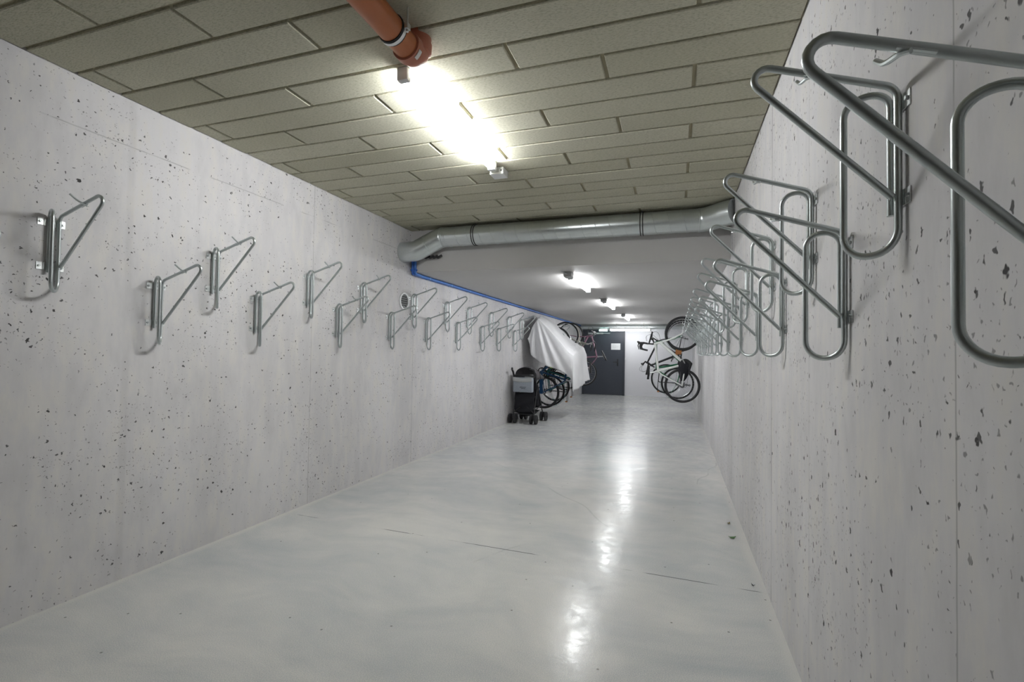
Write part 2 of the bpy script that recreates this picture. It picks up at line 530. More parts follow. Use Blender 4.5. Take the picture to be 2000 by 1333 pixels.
# ceiling tiles in third bond: rows run across the room
RP, TP, GAP, GX = 0.2102, 1.235, 0.017, 0.019
tile_cache = {}
def tile_mesh(L, W):
    key = (round(L, 3), round(W, 3))
    if key not in tile_cache:
        bm = NB(); ch = 0.004
        lv = []
        for z, ins in ((GD + 0.004, 0), (ch, 0), (0.0, ch)):
            lv.append([bm.verts.new((x, y, z)) for x, y in ((ins, ins), (L - ins, ins), (L - ins, W - ins), (ins, W - ins))])
        for i in range(2):
            for k in range(4):
                bm.faces.new((lv[i][k], lv[i][(k + 1) % 4], lv[i + 1][(k + 1) % 4], lv[i + 1][k]))
        bm.faces.new(lv[2]); bm.faces.new(lv[0][::-1])
        tile_cache[key] = to_mesh('tile', bm, M['tile'], False)
    return tile_cache[key]
for k in range(-33, 17):
    y0 = 1.415 + RP * k + GAP / 2
    y1 = y0 + RP - GAP
    if k == 16: y1 = YS - 0.001
    xj = (-1.98, -1.57, -1.155)[k % 3]
    x = xj - 3 * TP
    while x < XR:
        a, e = max(x + GX / 2, XL + 0.004), min(x + TP - GX / 2, XR - 0.006)
        if e - a > 0.03:
            t = obj('tile', tile_mesh(e - a, y1 - y0), M['tile'], ceiling)
            t.location = (a, y0, ZH + random.uniform(-0.0015, 0.0015))
        x += TP

# ------------------------------------------------------------------ far wall: door, sign, switch
YD = YF
dr = bpy.data.objects.new('door_1', None); COL.objects.link(dr); dr.location = (-2.15, YD, 0)
dr['kind'] = 'structure'
X0, X1, ZD = -0.635, 0.60, 2.03
b = NB()
box(b, X0 - 0.05, X0 + 0.02, -0.06, 0.0, 0, ZD + 0.03); box(b, X1 - 0.02, X1 + 0.05, -0.06, 0.0, 0, ZD + 0.03); box(b, X0 + 0.02, X1 - 0.02, -0.06, 0.0, ZD - 0.03, ZD + 0.03)
obj('door_frame', b, M['door_frame'], dr, False)
b = NB(); box(b, X0 + 0.021, X1 - 0.021, -0.045, -0.001, 0.008, ZD - 0.031, 0.003)
leaf = obj('door_leaf', b, M['door'], dr, False)
b = NB(); box(b, 0.415, 0.455, -0.053, -0.0455, 0.92, 1.14, 0.003); cyl(b, (0.435, -0.053, 1.04), (0.435, -0.095, 1.04), 0.011)
tube(b, fillet([(0.435, -0.09, 1.04), (0.435, -0.1, 1.04), (0.30, -0.1, 1.04)], [0.008]), 0.010, 8); cyl(b, (0.435, -0.0535, 0.965), (0.435, -0.062, 0.965), 0.012)
obj('door_handle', b, M['black'], leaf)
b = NB(); box(b, -0.50, -0.02, -0.10, -0.0455, ZD - 0.115, ZD - 0.06, 0.006); box(b, -0.12, -0.08, -0.13, -0.10, ZD - 0.10, ZD - 0.075); box(b, -0.12, 0.20, -0.13, -0.12, ZD - 0.095, ZD - 0.08)
obj('door_closer', b, M['grey_plastic'], leaf, False)
for zz in (0.3, 1.7):
    b = NB(); cyl(b, (X0 + 0.022, -0.055, zz), (X0 + 0.022, -0.055, zz + 0.12), 0.010); obj('hinge', b, M['alu'], leaf)
def plaque(name, w, h, loc, mat, label, cat, th=0.002, bev=0.0):
    b = NB(); box(b, -w / 2, w / 2, -th / 2, th / 2, -h / 2, h / 2, bev)
    o = obj(name, b, mat, None, False); o.location = loc
    return tag(o, label, cat)
plaque('paper_notice', 0.285, 0.20, (-1.78, YD - 0.0475, 1.53), M['paper'], 'white printed paper notice taped to the dark grey door', 'notice')
plaque('door_sign', 0.15, 0.055, (-2.475, YD - 0.0475, 1.93), M['grey_plastic'], 'small pale plate high on the dark grey door', 'sign')
# light switch
sw = thing('light_switch', 'white square light switch on far wall beside door', 'switch', (-1.478, YD, 1.14))
b = NB(); box(b, -0.042, 0.042, -0.012, 0, -0.042, 0.042, 0.004); obj('plate', b, M['white_plastic'], sw)
b = NB(); box(b, -0.026, 0.026, -0.018, -0.0125, -0.026, 0.026, 0.003); obj('rocker', b, M['white_plastic'], sw)

# ------------------------------------------------------------------ lamps
def batten(loc, rot, label, diffuser=1.16, near_box=True, group='batten lights along the ceiling', mat='lamp_dim'):
    """opal batten under the ceiling; local X = along the lamp, origin on the ceiling plane; the tray shields the ceiling"""
    t = thing('batten_light', label, 'lamp', loc, group)
    t.rotation_euler = (0, 0, rot)
    L = diffuser / 2
    b = NB(); box(b, -L - 0.01, L + 0.01, -0.022, 0.022, -0.014, -0.001, 0.003); obj('housing', b, M['white_plastic'], t, False)
    b = NB()
    prof = [(0.031, -0.0145)] + [(0.031 * math.cos(a), -0.032 + 0.032 * math.sin(a)) for a in [math.radians(-15 * k) for k in range(13)]] + [(-0.031, -0.0145)]
    r0 = [b.verts.new((-L, y, z)) for y, z in prof]; r1 = [b.verts.new((L, y, z)) for y, z in prof]
    for k in range(15):
        b.faces.new((r0[k], r0[(k + 1) % 15], r1[(k + 1) % 15], r1[k]))
    b.faces.new(r0[::-1]); b.faces.new(r1)
    obj('diffuser', b, M[mat], t)
    for s in (-1, 1):
        b = NB(); box(b, min(s * (L + 0.011), s * (L + 0.05)), max(s * (L + 0.011), s * (L + 0.05)), -0.030, 0.030, -0.066, -0.001, 0.008)
        obj('end_cap', b, M['cap_plastic'], t)
    if near_box:
        b = NB(); box(b, -L - 0.21, -L - 0.06, -0.045, 0.045, -0.055, -0.001, 0.006); obj('junction_box', b, M['grey_plastic'], t)
        b = NB(); tube(b, fillet([(-L - 0.20, 0.0, -0.03), (-L - 0.28, 0.03, -0.02), (-L - 0.31, 0.05, -0.001)], [0.04]), 0.006, 6); obj('cable', b, M['grey_plastic'], t)
    return t
PI = math.pi
batten((-1.28, 2.69, ZH), PI / 2, 'bright batten light under the tiled ceiling beside the orange pipe', near_box=False, mat='lamp')
batten((-1.15, 6.13, ZL), PI / 2, 'batten light under the smooth low ceiling, nearest to the round duct')
batten((-1.13, 8.86, ZL), PI / 2, 'batten light under the smooth low ceiling, middle one of three')
batten((-1.13, 12.05, ZL), PI / 2, 'batten light under the smooth low ceiling, farthest of the lengthwise three')
tl = batten((-1.285, 14.85, 2.056), 0, 'crosswise batten light hung before the far wall, right above the door edge', diffuser=1.12, near_box=False, mat='lamp_end')
for x in (-0.4, 0.4):
    b = NB(); cyl(b, (x, 0, -0.002), (x, 0, 0.155), 0.006, 8); obj('hanger_rod', b, M['grey_plastic'], tl)
# motion sensor
ms = thing('motion_sensor', 'white sensor box on the tiled ceiling just past the bright lamp', 'sensor', (-1.285, 3.46, ZH))
b = NB(); box(b, -0.055, 0.055, -0.055, 0.055, -0.055, -0.002, 0.006); obj('housing', b, M['white_plastic'], ms)
b = NB(); box(b, -0.04, 0.02, -0.058, -0.0545, -0.042, -0.018, 0.001); obj('lens', b, M['grey_plastic'], ms, False)
b = NB(); cyl(b, (0.038, -0.0545, -0.03), (0.038, -0.058, -0.03), 0.006); obj('indicator', b, M['black'], ms)
# exit sign
ex = thing('exit_sign', 'small glowing green-white exit light above the door', 'sign', (-2.13, 15.28, 2.052))
b = NB(); box(b, -0.13, 0.13, -0.03, 0.03, 0.0, 0.035, 0.004); obj('housing', b, M['white_plastic'], ex)
b = NB(); box(b, -0.125, 0.125, -0.02, 0.02, -0.052, -0.0005, 0.003); obj('lit_panel', b, M['exit'], ex)
b = NB(); box(b, -0.02, 0.02, 0.031, 0.359, 0.005, 0.010); obj('wall_arm', b, M['grey_plastic'], ex, False)

# ------------------------------------------------------------------ orange drain pipe
ZP = 2.61
op = thing('drain_pipe', 'orange plastic drain pipe under the tiled ceiling', 'pipe', (-1.105, 1.0, ZP))
def P(x, y, z): return (x + 1.105, y - 1.0, z - ZP)
b = NB(); tube(b, [P(-1.105, -0.4, ZP), P(-1.105, 1.80, ZP)], 0.055, 28); obj('pipe', b, M['orange'], op)
b = NB()
tube(b, [P(-1.105, 1.80, ZP), P(-1.105, 1.802, ZP), P(-1.105, 1.845, ZP), P(-1.105, 1.848, ZP)], [0.057, 0.064, 0.064, 0.060], 28)
tube(b, fillet([P(-1.105, 1.845, ZP), P(-1.105, 1.895, ZP), P(-1.095, 1.895, ZP + 0.10)], [0.045], 8), 0.0575, 28)
tube(b, [P(-1.103, 1.895, ZP + 0.03), P(-1.102, 1.895, ZP + 0.032), P(-1.101, 1.895, ZP + 0.066), P(-1.10, 1.895, ZP + 0.07)], [0.058, 0.065, 0.065, 0.06], 28)
obj('elbow', b, M['orange_collar'], op)
b = NB()
for y in (1.70,):
    tube(b, [P(-1.105, y - 0.016, ZP), P(-1.105, y + 0.016, ZP)], 0.059, 28)
obj('rubber_lining', b, M['rubber_gasket'], op)
b = NB(); tube(b, [P(-1.105, 1.692, ZP), P(-1.105, 1.708, ZP)], 0.062, 28); box(b, 0.062, 0.078, 0.688, 0.712, -0.012, 0.012, 0.002)
cyl(b, (0.07, 0.70, 0.0), (0.07, 0.70, 0.08), 0.004, 8); cyl(b, (0.07, 0.70, -0.022), (0.07, 0.70, -0.012), 0.006, 6)
obj('pipe_clamp', b, M['alu'], op)
b = NB(); arc_torus(b, P(-1.105, 1.824, ZP), (0, 1, 0), (1, 0, 0), 0.0655, 0.0012, 0.35, 0.95, 8, 6, 0.012); obj('label_strip', b, M['tag_white'], op)

# ------------------------------------------------------------------ spiral duct across the step
YDU, ZDU, RD = 4.85, 2.562, 0.107
du = thing('spiral_duct', 'galvanised spiral duct crossing below the step in the ceiling', 'duct', (-1.2, YDU, ZDU))
def D(x, y, z): return (x + 1.2, y - YDU, z - ZDU)
b = NB(); tube(b, [D(-2.44, YDU, ZDU), D(0.20, YDU, ZDU)], RD, 48); obj('duct_pipe', b, M['duct'], du)
b = NB()
x, pts = -2.42, []
while x < 0.19:
    a = 2 * math.pi * (x / 0.137)
    pts.append(D(x, YDU + (RD + 0.0012) * math.cos(a), ZDU + (RD + 0.0012) * math.sin(a))); x += 0.137 / 48
tube(b, pts, 0.0022, 5); obj('spiral_seam', b, M['duct'], du)
b = NB(); tube(b, fillet([D(-2.43, YDU, ZDU), D(-2.47, YDU, ZDU), D(-2.76, YDU - 0.045, 2.415), D(-2.926, YDU - 0.05, 2.41)], [0.12, 0.14], 10), RD + 0.004, 40)
obj('duct_elbow', b, M['duct'], du)
b = NB(); tube(b, fillet([D(0.19, YDU, ZDU), D(0.26, YDU, ZDU), D(0.40, YDU - 0.12, 2.572), D(0.487, YDU - 0.18, 2.574)], [0.16, 0.12], 10), RD + 0.004, 40)
obj('duct_elbow', b, M['duct'], du)
for xr in (-2.06, -0.315):
    b = NB()
    for dx in (-0.012, 0.012):
        torus(b, D(xr + dx, YDU, ZDU), (1, 0, 0), RD + 0.002, 0.005, 40, 6)
    cyl(b, D(xr, YDU, ZDU + RD), D(xr, YDU, ZH - 0.003), 0.005, 8)
    obj('duct_clamp', b, M['rubber_gasket'], du)
for q, ax in ((D(-2.455, YDU, ZDU), (1, 0, 0.05)), (D(-2.63, YDU - 0.025, 2.481), (1, 0.15, 0.5)), (D(0.205, YDU, ZDU), (1, 0, 0))):
    b = NB(); torus(b, q, ax, RD + 0.004, 0.0035, 40, 6); obj('duct_seam_ring', b, M['duct'], du)

# ------------------------------------------------------------------ blue conduits along the left wall
bc = thing('blue_conduit', 'pair of blue conduits along the left wall below the low ceiling', 'conduit', (XL, 5.1, 2.16))
for j, dx in enumerate((0.018, 0.050)):
    b = NB()
    tube(b, fillet([(dx + 0.02, -0.132, 0.17), (dx + 0.02, -0.132, 0.032), (dx, 0.06, 0.032), (dx, 10.5, 0.032)], [0.025, 0.05], 5), 0.0155, 10); obj('conduit', b, M['blue'] if j == 0 else M['blue_top'], bc)
y = 0.25
while y < 10.2:
    b = NB()
    box(b, 0.001, 0.066, y - 0.010, y + 0.010, 0.0155, 0.050, 0.003); obj('conduit_clip', b, M['blue_light'] if int(y * 10) % 3 else M['blue'], bc, False)
    y += 0.62
b = NB(); box(b, 0.018, 0.088, -0.15, -0.112, 0.065, 0.085, 0.004); obj('conduit_clip', b, M['blue'], bc, False)
b = NB()
for i in range(4):
    tube(b, fillet([(0.10 + 0.05 * i, -0.10, 0.145), (0.12 + 0.05 * i, -0.11, 0.12), (0.17 + 0.05 * i, -0.10, 0.15)], [0.02], 4), 0.013, 6)
bk = obj('cable_bundle', b, M['rubber_gasket'])
bk.location = (XL + 0.10, 5.045, 2.235)
tag(bk, 'small black cable bundle tucked under the left end of the duct', 'cable')

# ------------------------------------------------------------------ round wall vent
vt = thing('round_vent', 'round white vent grille with dark slats on the left wall', 'vent', (XL, 4.85, 1.862))
b = NB(); torus(b, (0.006, 0, 0), (1, 0, 0), 0.088, 0.011, 40, 8, 0.009); obj('vent_ring', b, M['white_plastic'], vt)
b = NB(); tube(b, [(0.0005, 0, 0), (0.003, 0, 0)], 0.085, 32); obj('vent_back', b, M['vent_dark'], vt)
for i in range(6):
    z = -0.062 + i * 0.0248
    w = math.sqrt(0.080 ** 2 - z ** 2)
    b = NB(); box(b, 0.0032, 0.010, -w, w, z - 0.0045, z + 0.0045, 0, Matrix.Translation((0, 0, 0))); obj('slat', b, M['vent_slat'], vt, False)

# ------------------------------------------------------------------ wall hooks for bicycles
# local frame: +X away from the wall, Y along the wall, Z up; origin on the wall below the arm
TR = 0.0082
def sY(s): return -s
def rk(n, s, z): return (n, -s, z)
def hook_tube():
    b = NB()
    V = (0.379, -0.0102, 0.1185)
    pts = fillet([rk(0.026, -0.0034, -0.2514), rk(*V), rk(0.014, 0.0, 0.0), rk(0.014, 0.0, -0.3754), rk(0.099, 0.0739, -0.3754), rk(0.099, 0.0739, 0.014), rk(0.0138, 0.040, 0.014), rk(0.0138, 0.040, -0.2831)],
                 [0.028, 0.036, 0.054, 0.054, 0.043, 0.043], 8)
    tube(b, pts, TR, 12)
    return to_mesh('bent_tube', b, M['zinc'])
def hook_rod():
    b = NB()
    tube(b, fillet([rk(0.188, -0.014, 0.046), rk(0.197, -0.002, 0.050), rk(0.203, 0.030, 0.055), rk(0.202, 0.066, 0.080)], [0.02, 0.05], 6), 0.0042, 8)
    box(b, -0.026, 0.022, -0.006, 0.004, -0.0015, 0.0015, 0.0, Matrix.Translation((0.182, 0.009, 0.0485)) @ Matrix.Rotation(-0.314, 4, 'Y'))
    return to_mesh('accessory_hook', b, M['zinc'])
def hook_bracket():
    b = NB()
    prof = [(-0.030, 0.0006), (-0.012, 0.0006), (-0.009, 0.0022), (0.056, 0.0022), (0.059, 0.0006), (0.082, 0.0006)]
    rows = []
    for (s, n) in prof:
        rows.append([b.verts.new(rk(n, s, -0.018)), b.verts.new(rk(n, s, 0.018)), b.verts.new(rk(n + 0.0025, s, 0.018)), b.verts.new(rk(n + 0.0025, s, -0.018))])
    for i in range(len(rows) - 1):
        for k in range(4):
            b.faces.new((rows[i][k], rows[i][(k + 1) % 4], rows[i + 1][(k + 1) % 4], rows[i + 1][k]))
    b.faces.new(rows[0]); b.faces.new(rows[-1][::-1])
    return to_mesh('mounting_bracket', b, M['zinc_plate'], False)
def hook_bolt():
    b = NB(); cyl(b, (0.0, 0, 0), (0.0055, 0, 0), 0.0055, 6)
    return to_mesh('bolt', b, M['seam'])
proto = thing('bike_hook', '', '', (XL, 1.564, 1.932))
obj('bent_tube', hook_tube(), M['zinc'], proto)
obj('accessory_hook', hook_rod(), M['zinc'], proto)
br_me, bo_me = hook_bracket(), hook_bolt()
for z in (-0.035, -0.252):
    m_ = obj('mounting_bracket', br_me, M['zinc_plate'], proto); m_.location = (0, 0, z)
    for sb, nb_ in ((-0.021, 0.0033), (0.0235, 0.005), (0.072, 0.0033)):
        bo = obj('bolt', bo_me, M['seam'], m_); bo.location = rk(nb_, sb, 0)

ORD = ['nearest', 'second nearest', 'third nearest', 'fourth nearest', 'fifth nearest', 'sixth nearest', 'seventh nearest', 'eighth nearest', 'ninth nearest', 'tenth nearest',
       'eleventh nearest', 'twelfth nearest', 'thirteenth nearest', 'fourteenth nearest', 'fifteenth nearest', 'sixteenth nearest']
left_up = [1.573, 2.466, 3.347, 4.076, 5.042, 5.908, 6.640, 7.543, 8.466, 9.215]
left_lo = [1.199, 2.093, 2.823, 3.721, 4.578, 5.397, 6.266, 7.164, 7.912, 8.814]
right_up = [1.312, 2.050, 2.830, 3.76, 4.47, 5.49, 6.30, 6.88, 7.50, 8.20, 8.90, 9.50, 10.05]
right_lo = [0.803, 1.682, 2.56, 3.29, 4.11, 5.01, 5.78, 6.48, 7.32, 7.92, 8.55, 9.20, 9.78]
first = True
for side, row, ys, zz in (('left', 'upper', left_up, 1.938), ('left', 'lower', left_lo, 1.694), ('right', 'upper', right_up, 1.912), ('right', 'lower', right_lo, 1.675)):
    for i, y in enumerate(ys):
        if first:
            o = proto; first = False
        else:
            o = copy_tree(proto)
        o.location = (XL if side == 'left' else XR, y, zz + random.uniform(-0.004, 0.004))
        o.rotation_euler = (0, 0, 0 if side == 'left' else PI)
        tag(o, 'zinc bike hook on the %s wall, %s in the %s row' % (side, ORD[i], row), 'bike hook', 'bike hooks on the %s wall' % side)
extra_hooks = [('left', 11.86, 1.935, 'zinc bike hook on the left wall holding the bike just past the white sheet'),
               ('left', 12.52, 1.935, 'zinc bike hook on the left wall holding the mauve bike nearest the door'),
               ('right', 10.86, 1.885, 'zinc bike hook on the right wall holding the dark green bike'),
               ('right', 11.62, 1.885, 'zinc bike hook on the right wall holding the farthest black bike')]
for side, y, zz, lab in extra_hooks:
    o = copy_tree(proto)
    o.location = (XL if side == 'left' else XR, y, zz); o.rotation_euler = (0, 0, 0 if side == 'left' else PI)
    tag(o, lab, 'bike hook', 'bike hooks on the %s wall' % side)
proto['label'] = 'zinc bike hook on the left wall, nearest in the upper row'

# ------------------------------------------------------------------ bicycles
# local frame: X forward, Y to the bike's left, Z up; origin at the rear axle
WB = 1.02
def wheel(bike, cx, R, tr, tyre_m, rim_m, ns=28):
    b = NB(); torus(b, (cx, 0, 0), (0, 1, 0), R - tr - 0.016, 0.011, 48, 8, 0.011); rim = obj('wheel', b, rim_m, bike)
    b = NB(); torus(b, (cx, 0, 0), (0, 1, 0), R - tr, tr, 48, 8, tr * 0.95); obj('tyre', b, tyre_m, rim)
    b = NB()
    for i in range(ns):
        a = 2 * PI * i / ns
        s = 1 if i % 2 else -1
        a2 = a + (0.55 if (i // 2) % 2 else -0.55)
        tube(b, [(cx + 0.018 * math.cos(a2), s * 0.025, 0.018 * math.sin(a2)), (cx + (R - tr - 0.02) * math.cos(a), 0, (R - tr - 0.02) * math.sin(a))], 0.0011, 3, False)
    obj('spokes', b, M['spoke'], rim)['kind'] = 'stuff'
    b = NB(); tube(b, [(cx, -0.06, 0), (cx, -0.035, 0), (cx, -0.033, 0), (cx, 0.033, 0), (cx, 0.035, 0), (cx, 0.06, 0)], [0.008, 0.012, 0.022, 0.022, 0.012, 0.008], 12); obj('hub', b, M['alu'], rim)
    return rim

def make_bike(label, fm, loc, side, hung='front', tilt=0.0, bars='flat', tr=0.019, R=0.335, rim='alu', fender=None, rack=False, guard=False, fork_m=None, tyre_m='tyre', twist=0.0, step=False, extras=(), name='bicycle', saddle_m='black', fork_thick=0.014, fat=1.0):
    t = thing(name, label, 'bicycle', (0, 0, 0), 'bicycles hung along the %s wall' % side)
    fork_m = fork_m or fm
    bb, st, ht, hb = Vector((0.42, 0, -0.055)), Vector((0.265, 0, 0.48)), Vector((0.815, 0, 0.53)), Vector((0.845, 0, 0.40))
    wheel(t, 0.0, R, tr, M[tyre_m], M[rim]); wheel(t, WB, R, tr, M[tyre_m], M[rim])
    b = NB()
    tube(b, [bb, st], 0.019 * fat, 10); tube(b, [ht + Vector((-0.004, 0, 0.005)), hb + Vector((0.003, 0, -0.01))], 0.023, 12)
    tube(b, [bb, hb + (ht - hb) * 0.12], 0.024 * fat, 10)
    if step:
        tube(b, fillet([bb + (st - bb) * 0.55, (0.55, 0, 0.19), hb + (ht - hb) * 0.7], [0.25], 6), 0.017, 10)
    else:
        tube(b, [st + Vector((0.008, 0, -0.03)), ht + (hb - ht) * 0.15], 0.019 * fat, 10)
    for s in (-1, 1):
        tube(b, [(0, s * 0.062, 0), (0.06, s * 0.06, -0.006), (0.36, s * 0.035, -0.05), bb], 0.011 * fat, 8)
        tube(b, [(0, s * 0.062, 0), (0.2, s * 0.035, 0.37), st + Vector((0, s * 0.012, -0.03))], 0.010 * fat, 8)
    tube(b, [bb + Vector((0, -0.036, 0)), bb + Vector((0, 0.036, 0))], 0.021, 12)
    obj('frame', b, M[fm], t)
    b = NB()
    ax = (hb - ht).normalized()
    cr = hb + ax * 0.035
    tube(b, [hb + ax * 0.012, cr], 0.018, 10)
    for s in (-1, 1):
        tube(b, [cr + Vector((0, s * 0.01, 0)), cr + Vector((0.005, s * 0.055, -0.02)), cr + (Vector((WB, 0, 0)) - cr) * 0.6 + Vector((-0.018, s * 0.058, 0)), (WB, s * 0.06, 0)], [fork_thick, fork_thick, fork_thick * 0.9, 0.008], 8)
    obj('fork', b, M[fork_m], t)
    # seat post and saddle
    b = NB(); d = (st - bb).normalized(); sp = st + d * 0.13; tube(b, [st - d * 0.04, sp], 0.0135, 10); tube(b, [st - d * 0.012, st + d * 0.015], 0.020, 10); obj('seat_post', b, M['alu' if fm != 'black_paint' else 'black'], t)
    b = NB()
    rings = []
    for i in range(11):
        f = i / 10
        x = -0.125 + 0.27 * f
        w = 0.07 * (1 - f) ** 0.9 * min(1, 0.35 + f * 5) + 0.017
        zt = 0.034 + 0.012 * (1 - f) ** 2 - 0.01 * f
        th = 0.030 - 0.008 * f
        ring = []
        for k in range(10):
            a = 2 * PI * k / 10
            ring.append(b.verts.new((sp.x + x, w * math.cos(a), sp.z + zt + (th * 0.55 if math.sin(a) > 0 else th) * math.sin(a))))
        rings.append(ring)
    for i in range(10):
        for k in range(10):
            b.faces.new((rings[i][k], rings[i][(k + 1) % 10], rings[i + 1][(k + 1) % 10], rings[i + 1][k]))
    b.faces.new(rings[0]); b.faces.new(rings[-1][::-1])
    sad = obj('saddle', b, M[saddle_m], t)
    b = NB()
    for s in (-1, 1):
        tube(b, [(sp.x - 0.09, s * 0.028, sp.z + 0.016), (sp.x - 0.04, s * 0.022, sp.z + 0.004), (sp.x + 0.05, s * 0.020, sp.z + 0.004), (sp.x + 0.12, s * 0.012, sp.z + 0.018)], 0.0035, 6)
    obj('saddle_rails', b, M['alu'], sad)
    # stem, bars, levers
    hx = ht - ax * 0.04
    b = NB()
    low = bars == 'low'
    bw = 0.8 if low else 1.0
    if low: bars = 'flat'
    bc_ = hx + (Vector((-0.10, 0, -0.03)) if low else Vector((0.03, 0, 0.09)) if bars == 'city' else Vector((0.01, 0, 0.095)) if bars == 'drop' else Vector((0.085, 0, 0.02)))
    tube(b, [ht - ax * 0.004, hx], 0.017, 10); tube(b, [hx + ax * 0.006, bc_], 0.0145, 10); tube(b, [bc_ + Vector((0, -0.025, 0)), bc_ + Vector((0, 0.025, 0))], 0.020, 10)
    obj('stem', b, M['black'] if bars != 'city' else M['alu'], t)
    b = NB(); gp = []
    if bars == 'drop':
        for s in (-1, 1):
            pts = fillet([bc_, bc_ + Vector((0.0, s * 0.20, 0.0)), bc_ + Vector((0.02, s * 0.205, 0.10)), bc_ + Vector((-0.10, s * 0.21, 0.14)), bc_ + Vector((-0.135, s * 0.215, 0.0))], [0.03, 0.05, 0.055], 6)
            tube(b, pts, 0.017, 8); gp.append(s)
    elif bars == 'flat':
        for s in (-1, 1):
            tube(b, [bc_, bc_ + Vector((0.01, s * 0.10, 0.012)), bc_ + Vector((-0.02, s * 0.29 * bw, 0.018))], 0.0115, 8)
    else:
        for s in (-1, 1):
            tube(b, fillet([bc_, bc_ + Vector((0.04, s * 0.14, 0.04)), bc_ + Vector((-0.03, s * 0.27, 0.05)), bc_ + Vector((-0.17, s * 0.28, 0.03))], [0.06, 0.06], 5), 0.0115, 8)
    hbar = obj('handlebar', b, M['black'] if bars == 'drop' else M['black' if fm != 'purple_paint' else 'alu'], t)
    for s in (-1, 1):
        b = NB()
        if bars == 'drop':
            q = bc_ + Vector((0.01, s * 0.205, 0.09))
            tube(b, [q, q + Vector((-0.01, 0, 0.05)), q + Vector((0.03, 0, 0.085))], [0.022, 0.024, 0.015], 8)
            tube(b, [q + Vector((-0.005, 0, 0.06)), q + Vector((-0.06, 0, 0.075)), q + Vector((-0.13, 0, 0.05))], 0.009, 6)
            obj('brake_lever', b, M['black'], hbar)
        else:
            q = bc_ + (Vector((-0.018, s * 0.23 * bw, 0.017)) if bars == 'flat' else Vector((-0.12, s * 0.28, 0.036)))
            e = bc_ + (Vector((-0.022, s * 0.31 * bw, 0.018)) if bars == 'flat' else Vector((-0.20, s * 0.28, 0.026)))
            tube(b, [q + (q - e) * 0.4, e], 0.0165, 8); obj('grip', b, M['black'], hbar)
            b = NB(); q2 = q + (q - e) * 0.9
            tube(b, [q2, q2 + Vector((0.035, 0, -0.012)), q2 + (e - q) * 0.6 + Vector((0.05, 0, -0.02)), q2 + (e - q) * 1.3 + Vector((0.045, 0, -0.02))], 0.0055, 6); obj('brake_lever', b, M['alu'], hbar)
    b = NB()
    for s in (-1, 1):
        q = bc_ + Vector((0.05 if bars == 'drop' else 0.03, s * 0.17, 0.01))
        tube(b, fillet([q, q + Vector((0.10, -s * 0.03, 0.02 + 0.02 * s)), q + Vector((0.15, -s * 0.14, -0.10)), hb + Vector((0.01, s * 0.022, 0.02))], [0.07, 0.09], 6), 0.0025, 5)
    obj('brake_cables', b, M['black'], hbar)
    # cranks
    b = NB(); ca = 0.5
    torus(b, bb + Vector((0, -0.045, 0)), (0, 1, 0), 0.082, 0.010, 28, 4, 0.003)
    for i in range(5):
        a = 2 * PI * i / 5
        tube(b, [bb + Vector((0, -0.045, 0)), bb + Vector((0.08 * math.cos(a), -0.045, 0.08 * math.sin(a)))], 0.007, 5)
    ck = obj('crankset', b, M['black'] if not guard else M['alu'], t)
    if guard:
        b = NB(); tube(b, [bb + Vector((0, -0.052, 0)), bb + Vector((0, -0.058, 0))], 0.105, 28); obj('chain_guard', b, M['black'], ck)
    for s, an in ((-1, ca), (1, ca + PI)):
        b = NB(); e = bb + Vector((0.17 * math.cos(an), s * 0.07, 0.17 * math.sin(an)))
        tube(b, [bb + Vector((0, s * 0.055, 0)), e], [0.012, 0.009], 6); obj('crank_arm', b, M['black'] if not guard else M['alu'], ck)
        b = NB(); box(b, e.x - 0.045, e.x + 0.045, min(e.y, e.y + s * 0.09) + (0.012 if s > 0 else 0), max(e.y, e.y + s * 0.09) - (0.012 if s < 0 else 0), e.z - 0.012, e.z + 0.012, 0.004); obj('pedal', b, M['black'], ck)
    b = NB()
    tube(b, [(0, -0.045, 0.036), (0.42, -0.045, bb.z + 0.085), (0.50, -0.045, bb.z), (0.42, -0.045, bb.z - 0.085), (0.02, -0.045, -0.085), (-0.03, -0.045, -0.06), (-0.034, -0.045, 0.0)], 0.0035, 5, closed=True)
    obj('chain', b, M['rim_dark'], t)
    b = NB()
    for i, rr in enumerate((0.045, 0.038, 0.031)):
        torus(b, (0, -0.040 - 0.006 * i, 0), (0, 1, 0), rr - 0.006, 0.006, 20, 4, 0.002)
    tube(b, [(0.005, -0.055, -0.02), (0.03, -0.058, -0.075), (0.0, -0.058, -0.14)], 0.010, 6)
    for zc_ in (-0.08, -0.135):
        torus(b, (0.015, -0.05, zc_), (0, 1, 0), 0.014, 0.006, 14, 4, 0.003)
    obj('derailleur', b, M['rim_dark'], t)
    if fender:
        for cx, a0, a1 in ((0.0, 0.35, 3.0), (WB, 0.9, 3.1)):
            b = NB(); arc_torus(b, (cx, 0, 0), (0, -1, 0), (1, 0, 0), R + 0.016, 0.003, a0, a1, 26, 6, 0.026)
            for s in (-1, 1):
                tube(b, [(cx, s * 0.066, 0), (cx + (R + 0.014) * math.cos(a1 - 0.3), s * 0.024, (R + 0.014) * math.sin(a1 - 0.3))], 0.0025, 5)
            obj('mudguard', b, M[fender], t)
    if rack:
        b = NB()
        for s in (-1, 1):
            tube(b, fillet([(0.0, s * 0.07, 0.01), (-0.02, s * 0.065, 0.385), (0.22, s * 0.03, 0.385)], [0.03], 4), 0.005, 6)
            tube(b, [(0.22, s * 0.06, 0.39), (-0.20, s * 0.06, 0.39)], 0.005, 6)
        for x in (-0.20, -0.1, 0.0, 0.1, 0.2):
            tube(b, [(x, -0.06, 0.39), (x, 0.06, 0.39)], 0.004, 6)
        obj('luggage_rack', b, M['black'], t)
        b = NB(); box(b, -0.235, -0.212, -0.035, 0.035, 0.35, 0.39, 0.004); obj('rear_light', b, M['tan'], t)
